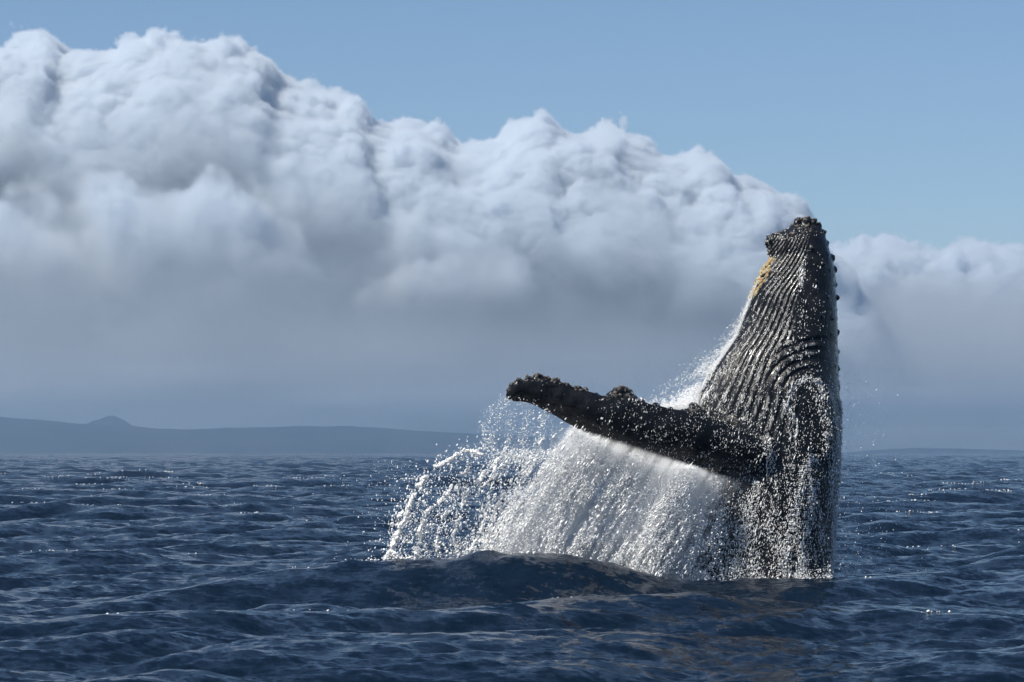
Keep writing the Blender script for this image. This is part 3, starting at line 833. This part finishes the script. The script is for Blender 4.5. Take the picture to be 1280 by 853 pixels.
def build_veil():
    """the finest spray, too small to see as drops: a thin lit vapour hanging between the streams"""
    e0, e1 = at(705, 530, 57.75), at(885, 588, 58.3)
    b_ = (e1[2] - e0[2]) / (e1[0] - e0[0]); a_ = e0[2] - b_ * e0[0]
    yb = (e1[1] - e0[1]) / (e1[0] - e0[0])
    lo = (at(600, 700, 57.7)[0], 56.6, -0.1); hi = (at(945, 600, 58.4)[0], 59.6, e0[2] + 0.25)
    tree = bpy.data.node_groups.new('spray_veil', 'GeometryNodeTree')
    tree.interface.new_socket('Geometry', in_out='INPUT', socket_type='NodeSocketGeometry')
    tree.interface.new_socket('Geometry', in_out='OUTPUT', socket_type='NodeSocketGeometry')
    t = NT(tree); out = t.n('NodeGroupOutput')
    pos = t.n('GeometryNodeInputPosition').outputs[0]
    sep = t.n('ShaderNodeSeparateXYZ'); t.put(sep.inputs[0], pos); X, Y, Z = sep.outputs
    k = 0.60
    x0 = t.m('DIVIDE', t.m('ADD', X, t.m('MULTIPLY', t.m('SUBTRACT', a_, Z), k)), 1 - k * b_)
    ze = t.m('ADD', t.m('MULTIPLY', x0, b_), a_)
    h = t.m('SUBTRACT', ze, Z)
    fc = t.n('ShaderNodeFloatCurve'); cu = fc.mapping.curves[0]
    u0, u1 = at(660, 560, 57.8)[0], at(960, 560, 58.3)[0]
    pts = [(660, 0), (700, .01), (726, .14), (760, .26), (800, .20), (830, .30), (850, .8), (868, 1.0), (885, .6), (905, .2), (930, .03), (960, 0)]
    cu.points[0].location = (0, 0); cu.points[1].location = (1, 0)
    for p_, w_ in pts[1:-1]: cu.points.new((at(p_, 560, 58.0)[0] - u0) / (u1 - u0), w_)
    fc.mapping.update()
    t.put(fc.inputs['Value'], t.m('DIVIDE', t.m('SUBTRACT', x0, u0), u1 - u0, clamp=True))
    w = fc.outputs[0]
    # a smooth veil right under the edge, thinning as it falls
    edge = t.m('MULTIPLY', t.ramp(h, 0.05, 0.75, 1.0, 0.0), 0.5)
    w = t.m('MULTIPLY', w, t.m('ADD', 0.75, t.ramp(h, 0.6, 2.4, 0.0, 0.5)))
    w = t.m('ADD', w, t.m('MULTIPLY', edge, t.m('MULTIPLY', t.ramp(x0, at(704, 530, 57.8)[0], at(760, 550, 57.8)[0]), t.ramp(x0, at(850, 580, 58)[0], at(900, 590, 58.2)[0], 1.0, 0.0))))
    cv = t.n('ShaderNodeCombineXYZ'); t.put(cv.inputs[0], t.m('MULTIPLY', x0, 9.0)); t.put(cv.inputs[1], t.m('MULTIPLY', h, 0.9)); t.put(cv.inputs[2], t.m('MULTIPLY', Y, 1.5))
    st = t.noise(cv.outputs[0], 1.0, 3.0, 0.6)
    w = t.m('MULTIPLY', w, t.ramp(st, 0.33, 0.62, 0.15, 1.2))
    w = t.m('MULTIPLY', w, t.ramp(h, -0.02, 0.10))
    yc = t.m('ADD', t.m('MULTIPLY', t.m('SUBTRACT', x0, float(e0[0])), yb), float(e0[1]))
    dy = t.m('DIVIDE', t.m('SUBTRACT', Y, yc), 0.42)
    w = t.m('MULTIPLY', w, t.ramp(t.m('MULTIPLY', dy, dy), 0.0, 1.6, 1.0, 0.0))
    w = t.m('MULTIPLY', w, 8.5)
    vc = t.n('GeometryNodeVolumeCube'); t.put(vc.inputs['Density'], w)
    vc.inputs['Min'].default_value = lo; vc.inputs['Max'].default_value = hi
    for nm, i in zip(('Resolution X', 'Resolution Y', 'Resolution Z'), range(3)): vc.inputs[nm].default_value = int((hi[i] - lo[i]) / (0.03, 0.06, 0.03)[i])
    m = mat_cloud('spray_vapour', (0.985, 0.99, 0.995, 1), 0.0)
    sm = t.n('GeometryNodeSetMaterial'); sm.inputs['Material'].default_value = m; t.put(sm.inputs[0], vc.outputs[0]); t.put(out.inputs[0], sm.outputs[0])
    vol = bpy.data.volumes.new('spray_mist'); vol.materials.append(m)
    o = bpy.data.objects.new('spray_mist', vol); COL.objects.link(o)
    o.modifiers.new('veil', 'NODES').node_group = tree
    tag(o, 'soft white vapour in the heart of the water falling below the flipper', 'spray', kind='stuff')

def build_glint_drops():
    """white drops added along the sharper crests to stand in for sun glints"""
    x, y, z = SEA_GRID
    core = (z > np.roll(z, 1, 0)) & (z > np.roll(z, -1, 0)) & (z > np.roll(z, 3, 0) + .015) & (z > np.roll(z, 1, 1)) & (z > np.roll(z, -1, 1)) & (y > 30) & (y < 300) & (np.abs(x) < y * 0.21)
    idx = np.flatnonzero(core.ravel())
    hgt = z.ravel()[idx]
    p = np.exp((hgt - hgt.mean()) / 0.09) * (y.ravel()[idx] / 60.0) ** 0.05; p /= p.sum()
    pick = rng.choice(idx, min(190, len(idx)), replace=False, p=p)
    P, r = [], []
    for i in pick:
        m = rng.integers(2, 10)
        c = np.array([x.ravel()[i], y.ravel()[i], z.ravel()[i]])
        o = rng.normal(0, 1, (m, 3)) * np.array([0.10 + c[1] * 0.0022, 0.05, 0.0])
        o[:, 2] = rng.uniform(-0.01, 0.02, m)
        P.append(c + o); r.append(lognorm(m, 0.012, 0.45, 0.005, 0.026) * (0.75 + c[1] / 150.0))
    P, r = np.concatenate(P), np.concatenate(r)
    drops('glint_drops', 'small white drops added on the wave crests in place of sun glints', P, r, np.array([[1.0, 0.1, 0]]), rng.uniform(1.0, 1.8, len(P)))
build_glint_drops()

build_veil()

build_spray()

# ------------------------------------------------------------------ clouds
def cloud(name, label, mat, sky_pts, dist, thick, voxel, amp, seed, dens, soft=30.0, puff=430.0, floor_z=0.0, low=(0, 700, 0.3), ragged=0.0, streak=0.0, face=0.4, crown=None, thin_from=None, kind=None):
    """one bank of cumulus: a density field on a regular grid, filled below a lumpy skyline"""
    P = np.array(sky_pts, float)
    wp = at(P[:, 0], P[:, 1], dist)
    x0, x1 = wp[0, 0], wp[-1, 0]
    y0, y1 = dist - thick - 60, dist + thick + 60
    z0, z1 = floor_z, wp[:, 2].max() + amp * 0.45
    tree = bpy.data.node_groups.new(name, 'GeometryNodeTree')
    tree.interface.new_socket('Geometry', in_out='INPUT', socket_type='NodeSocketGeometry')
    tree.interface.new_socket('Geometry', in_out='OUTPUT', socket_type='NodeSocketGeometry')
    t = NT(tree)
    out = t.n('NodeGroupOutput')
    pos = t.n('GeometryNodeInputPosition').outputs[0]
    sep = t.n('ShaderNodeSeparateXYZ'); t.put(sep.inputs[0], pos)
    X, Y, Z = sep.outputs
    ax_ = t.m('DIVIDE', t.m('SUBTRACT', Y, dist), thick)
    wx = t.m('MULTIPLY', t.m('SUBTRACT', t.noise(pos, 1 / 520.0, 2.0), 0.5), t.m('ADD', 160.0, t.m('MULTIPLY', t.m('MULTIPLY', ax_, ax_), thick * 2.2)))
    Xs = t.m('ADD', X, wx)
    fx = t.m('DIVIDE', t.m('SUBTRACT', Xs, x0), x1 - x0)
    fc = t.n('ShaderNodeFloatCurve')
    cu = fc.mapping.curves[0]
    cxs = (wp[:, 0] - x0) / (x1 - x0); czs = wp[:, 2] / z1
    cu.points[0].location = (0, czs[0]); cu.points[1].location = (1, czs[-1])
    for a, b in zip(cxs[1:-1], czs[1:-1]): cu.points.new(a, b)
    fc.mapping.update()
    t.put(fc.inputs['Value'], fx)
    H = t.m('MULTIPLY', fc.outputs[0], z1)
    off = t.n('ShaderNodeVectorMath', operation='ADD'); t.put(off.inputs[0], pos); off.inputs[1].default_value = (seed * 911.0, seed * 377.0, seed * 53.0)
    pv = off.outputs[0]
    wn = t.n('ShaderNodeTexNoise'); t.put(wn.inputs['Vector'], pv); wn.inputs['Scale'].default_value = 1 / (puff * 0.8); wn.inputs['Detail'].default_value = 2
    wv = t.n('ShaderNodeVectorMath', operation='MULTIPLY_ADD'); t.put(wv.inputs[0], wn.outputs['Color']); wv.inputs[1].default_value = (puff * .35,) * 3; t.put(wv.inputs[2], pv)
    pw = wv.outputs[0]
    def puffs(scale, smooth=0.0):
        vo = t.n('ShaderNodeTexVoronoi', feature='SMOOTH_F1' if smooth else 'F1'); t.put(vo.inputs['Vector'], pw); vo.inputs['Scale'].default_value = 1.0 / scale
        if smooth: vo.inputs['Smoothness'].default_value = smooth
        return t.m('SUBTRACT', 0.5, vo.outputs['Distance'])
    lump = t.m('MULTIPLY', puffs(puff, 0.6), amp)
    lump = t.m('ADD', lump, t.m('MULTIPLY', puffs(puff * .45), amp * 0.75))
    lump = t.m('ADD', lump, t.m('MULTIPLY', puffs(puff * .2), amp * 0.42))
    fine = t.m('MULTIPLY', t.m('SUBTRACT', t.noise(pw, 1 / (puff * .13), 2.0, 0.65), 0.5), amp * 0.22)
    lump = t.m('ADD', lump, t.m('MULTIPLY', puffs(puff * .085), amp * 0.22))
    big = t.m('MULTIPLY', t.m('SUBTRACT', t.noise(pv, 1 / (puff * 2.2), 1.0), 0.5), amp * 1.2)
    lump = t.m('ADD', t.m('ADD', lump, big), fine)
    # rounds off towards the front, the back and the two ends
    dy = t.m('DIVIDE', t.m('SUBTRACT', Y, dist), thick)
    dome = t.m('MAXIMUM', t.m('SUBTRACT', 1.0, t.m('MULTIPLY', dy, dy)), 0.0)
    depth = t.m('SUBTRACT', t.m('MULTIPLY', H, t.m('POWER', dome, face)), Z)
    side = t.m('MULTIPLY', t.m('SUBTRACT', dome, 0.06), thick * 0.55)
    body = t.m('MINIMUM', depth, side)
    d = t.m('MULTIPLY', t.m('DIVIDE', t.m('ADD', body, lump), soft), 1.0, clamp=True)
    if crown:       # thick, bright crown; thinner vapour further down
        d = t.m('MULTIPLY', d, t.ramp(t.m('SUBTRACT', H, Z), crown[0], crown[1], 1.0, crown[2]))
    if thin_from:   # thins out towards one end
        e0, e1 = at(thin_from[0], 400, dist)[0], at(thin_from[1], 400, dist)[0]
        d = t.m('MULTIPLY', d, t.ramp(X, float(e0), float(e1), 1.0, thin_from[2]))
    if ragged:      # torn, see-through vapour
        rg = t.noise(pw, 1 / (puff * 1.1), 4.0, 0.6)
        d = t.m('MULTIPLY', d, t.ramp(rg, 0.5 - 0.16, 0.5 + 0.2, 1 - ragged, 1.0))
    d = t.m('MULTIPLY', d, t.ramp(Z, low[0], low[1], low[2], low[3] if len(low) > 3 else 1.0))
    if streak:      # flat layers towards the cloud's foot
        st = t.noise(t.scalev(pv, (1 / 1500.0, 1 / 900.0, 1 / 75.0)), 1.0, 3.0, 0.55)
        keep = t.ramp(Z, low[0], low[1] * 1.1, streak, 0.0)
        d = t.m('MULTIPLY', d, t.m('SUBTRACT', 1.0, t.m('MULTIPLY', keep, t.ramp(st, 0.40, 0.60))))
    d = t.m('MULTIPLY', d, dens * 200.0)        # the grid is stored in 1/200 m, the vapour's shader divides by 200
    vc = t.n('GeometryNodeVolumeCube')
    t.put(vc.inputs['Density'], d)
    vc.inputs['Min'].default_value = (x0, y0, z0); vc.inputs['Max'].default_value = (x1, y1, z1)
    for nm, v in zip(('Resolution X', 'Resolution Y', 'Resolution Z'), ((x1 - x0) / voxel, (y1 - y0) / (voxel * 2.2), (z1 - z0) / voxel)): vc.inputs[nm].default_value = max(8, int(v))
    sm = t.n('GeometryNodeSetMaterial'); sm.inputs['Material'].default_value = mat
    t.put(sm.inputs[0], vc.outputs[0])
    t.put(out.inputs[0], sm.outputs[0])
    vol = bpy.data.volumes.new(name)
    vol.materials.append(mat)
    o = bpy.data.objects.new(name, vol); COL.objects.link(o)
    md = o.modifiers.new('bank', 'NODES'); md.node_group = tree
    tag(o, label, 'cloud', kind=kind)
    return o

MAT_CLOUD = mat_cloud('cloud_vapour', dens=1 / 200.0)
cloud('cloud', 'huge white cumulus bank with bright billowing top, sloping from upper left down to the whale', MAT_CLOUD,
      [(-440, 190), (-360, 110), (-250, 80), (-60, 66), (0, 52), (14, 42), (30, 34), (46, 31), (62, 36), (78, 52), (92, 70), (140, 66), (175, 54), (205, 46), (235, 40), (262, 37), (290, 42), (318, 54), (342, 72), (360, 104), (400, 114), (440, 122), (455, 138), (470, 155), (490, 155), (510, 151), (532, 152), (570, 166), (605, 180), (635, 162), (665, 155), (700, 172), (725, 178), (755, 166), (800, 190), (848, 203), (888, 198), (912, 216), (938, 214), (963, 238), (996, 264), (1020, 292), (1045, 335), (1090, 352), (1150, 346), (1230, 356), (1330, 362), (1480, 385)],
      14000, 1250, 12.0, 135.0, 1, 0.05, soft=16.0, face=0.75, low=(0, 600, 0.5), crown=(120, 850, 0.045), ragged=0.35, streak=0.6, thin_from=(1000, 1085, 0.04))
cloud('cloud', 'low pale cumulus bank behind the whale reaching the right edge', MAT_CLOUD,
      [(900, 470), (980, 350), (1042, 315), (1070, 302), (1120, 302), (1160, 312), (1200, 308), (1280, 318), (1450, 340), (1700, 330), (1900, 420)],
      15800, 700, 15.0, 150.0, 3, 0.035, soft=18.0, puff=300.0, face=0.7, ragged=0.5, crown=(60, 500, 0.06), low=(0, 600, 0.5), streak=0.8)
cloud('cloud', 'soft torn cloud patch hanging in front of the tall left end of the cumulus bank', MAT_CLOUD,
      [(-160, 330), (-60, 260), (20, 235), (70, 225), (100, 215), (150, 220), (200, 225), (250, 222), (330, 250), (390, 310), (430, 400)],
      11900, 420, 15.0, 170.0, 4, 0.035, soft=60.0, puff=300.0, floor_z=450.0, low=(600, 1250, 0.0), face=0.7, ragged=1.0)
cloud('cloud', 'small pale cloud patch below the middle of the cumulus bank', MAT_CLOUD,
      [(400, 420), (450, 365), (490, 340), (530, 322), (590, 310), (640, 312), (665, 350), (700, 420)],
      11850, 300, 14.0, 130.0, 5, 0.03, soft=50.0, puff=260.0, floor_z=450.0, low=(550, 950, 0.0), face=0.7, ragged=1.0)
cloud('cloud', 'thin flat streaks of hazy cloud low over the horizon', MAT_CLOUD,
      [(-700, 340), (0, 345), (400, 345), (640, 345), (900, 345), (1280, 345), (1900, 340)],
      10950, 380, 30.0, 40.0, 6, 0.0045, soft=200.0, puff=500.0, low=(0, 560, 1.0, 0.0), streak=0.95, kind='stuff')

# ------------------------------------------------------------------ haze
def build_haze():
    x0, x1, y0, y1, z0, z1 = -10300, 10300, -10300, 10300, -10.0, 150.0
    V = [(x, y, z) for z in (z0, z1) for y in (y0, y1) for x in (x0, x1)]
    F = [(0, 2, 3, 1), (4, 5, 7, 6), (0, 1, 5, 4), (2, 6, 7, 3), (0, 4, 6, 2), (1, 3, 7, 5)]
    m = bpy.data.materials.new('haze_air'); m.use_nodes = True
    t = NT(m.node_tree)
    m.node_tree.nodes.remove(m.node_tree.nodes['Principled BSDF'])
    pvn = t.n('ShaderNodeVolumePrincipled')
    pvn.inputs['Color'].default_value = (0.62, 0.82, 1.0, 1)
    pvn.inputs['Density'].default_value = 1.75e-4
    pvn.inputs['Anisotropy'].default_value = 0.72
    t.put(m.node_tree.nodes['Material Output'].inputs['Volume'], pvn.outputs[0])
    o = link('haze', mesh_np('haze', V, F, m, smooth=False))
    tag(o, 'pale blue sea haze', 'haze', kind='stuff')
build_haze()
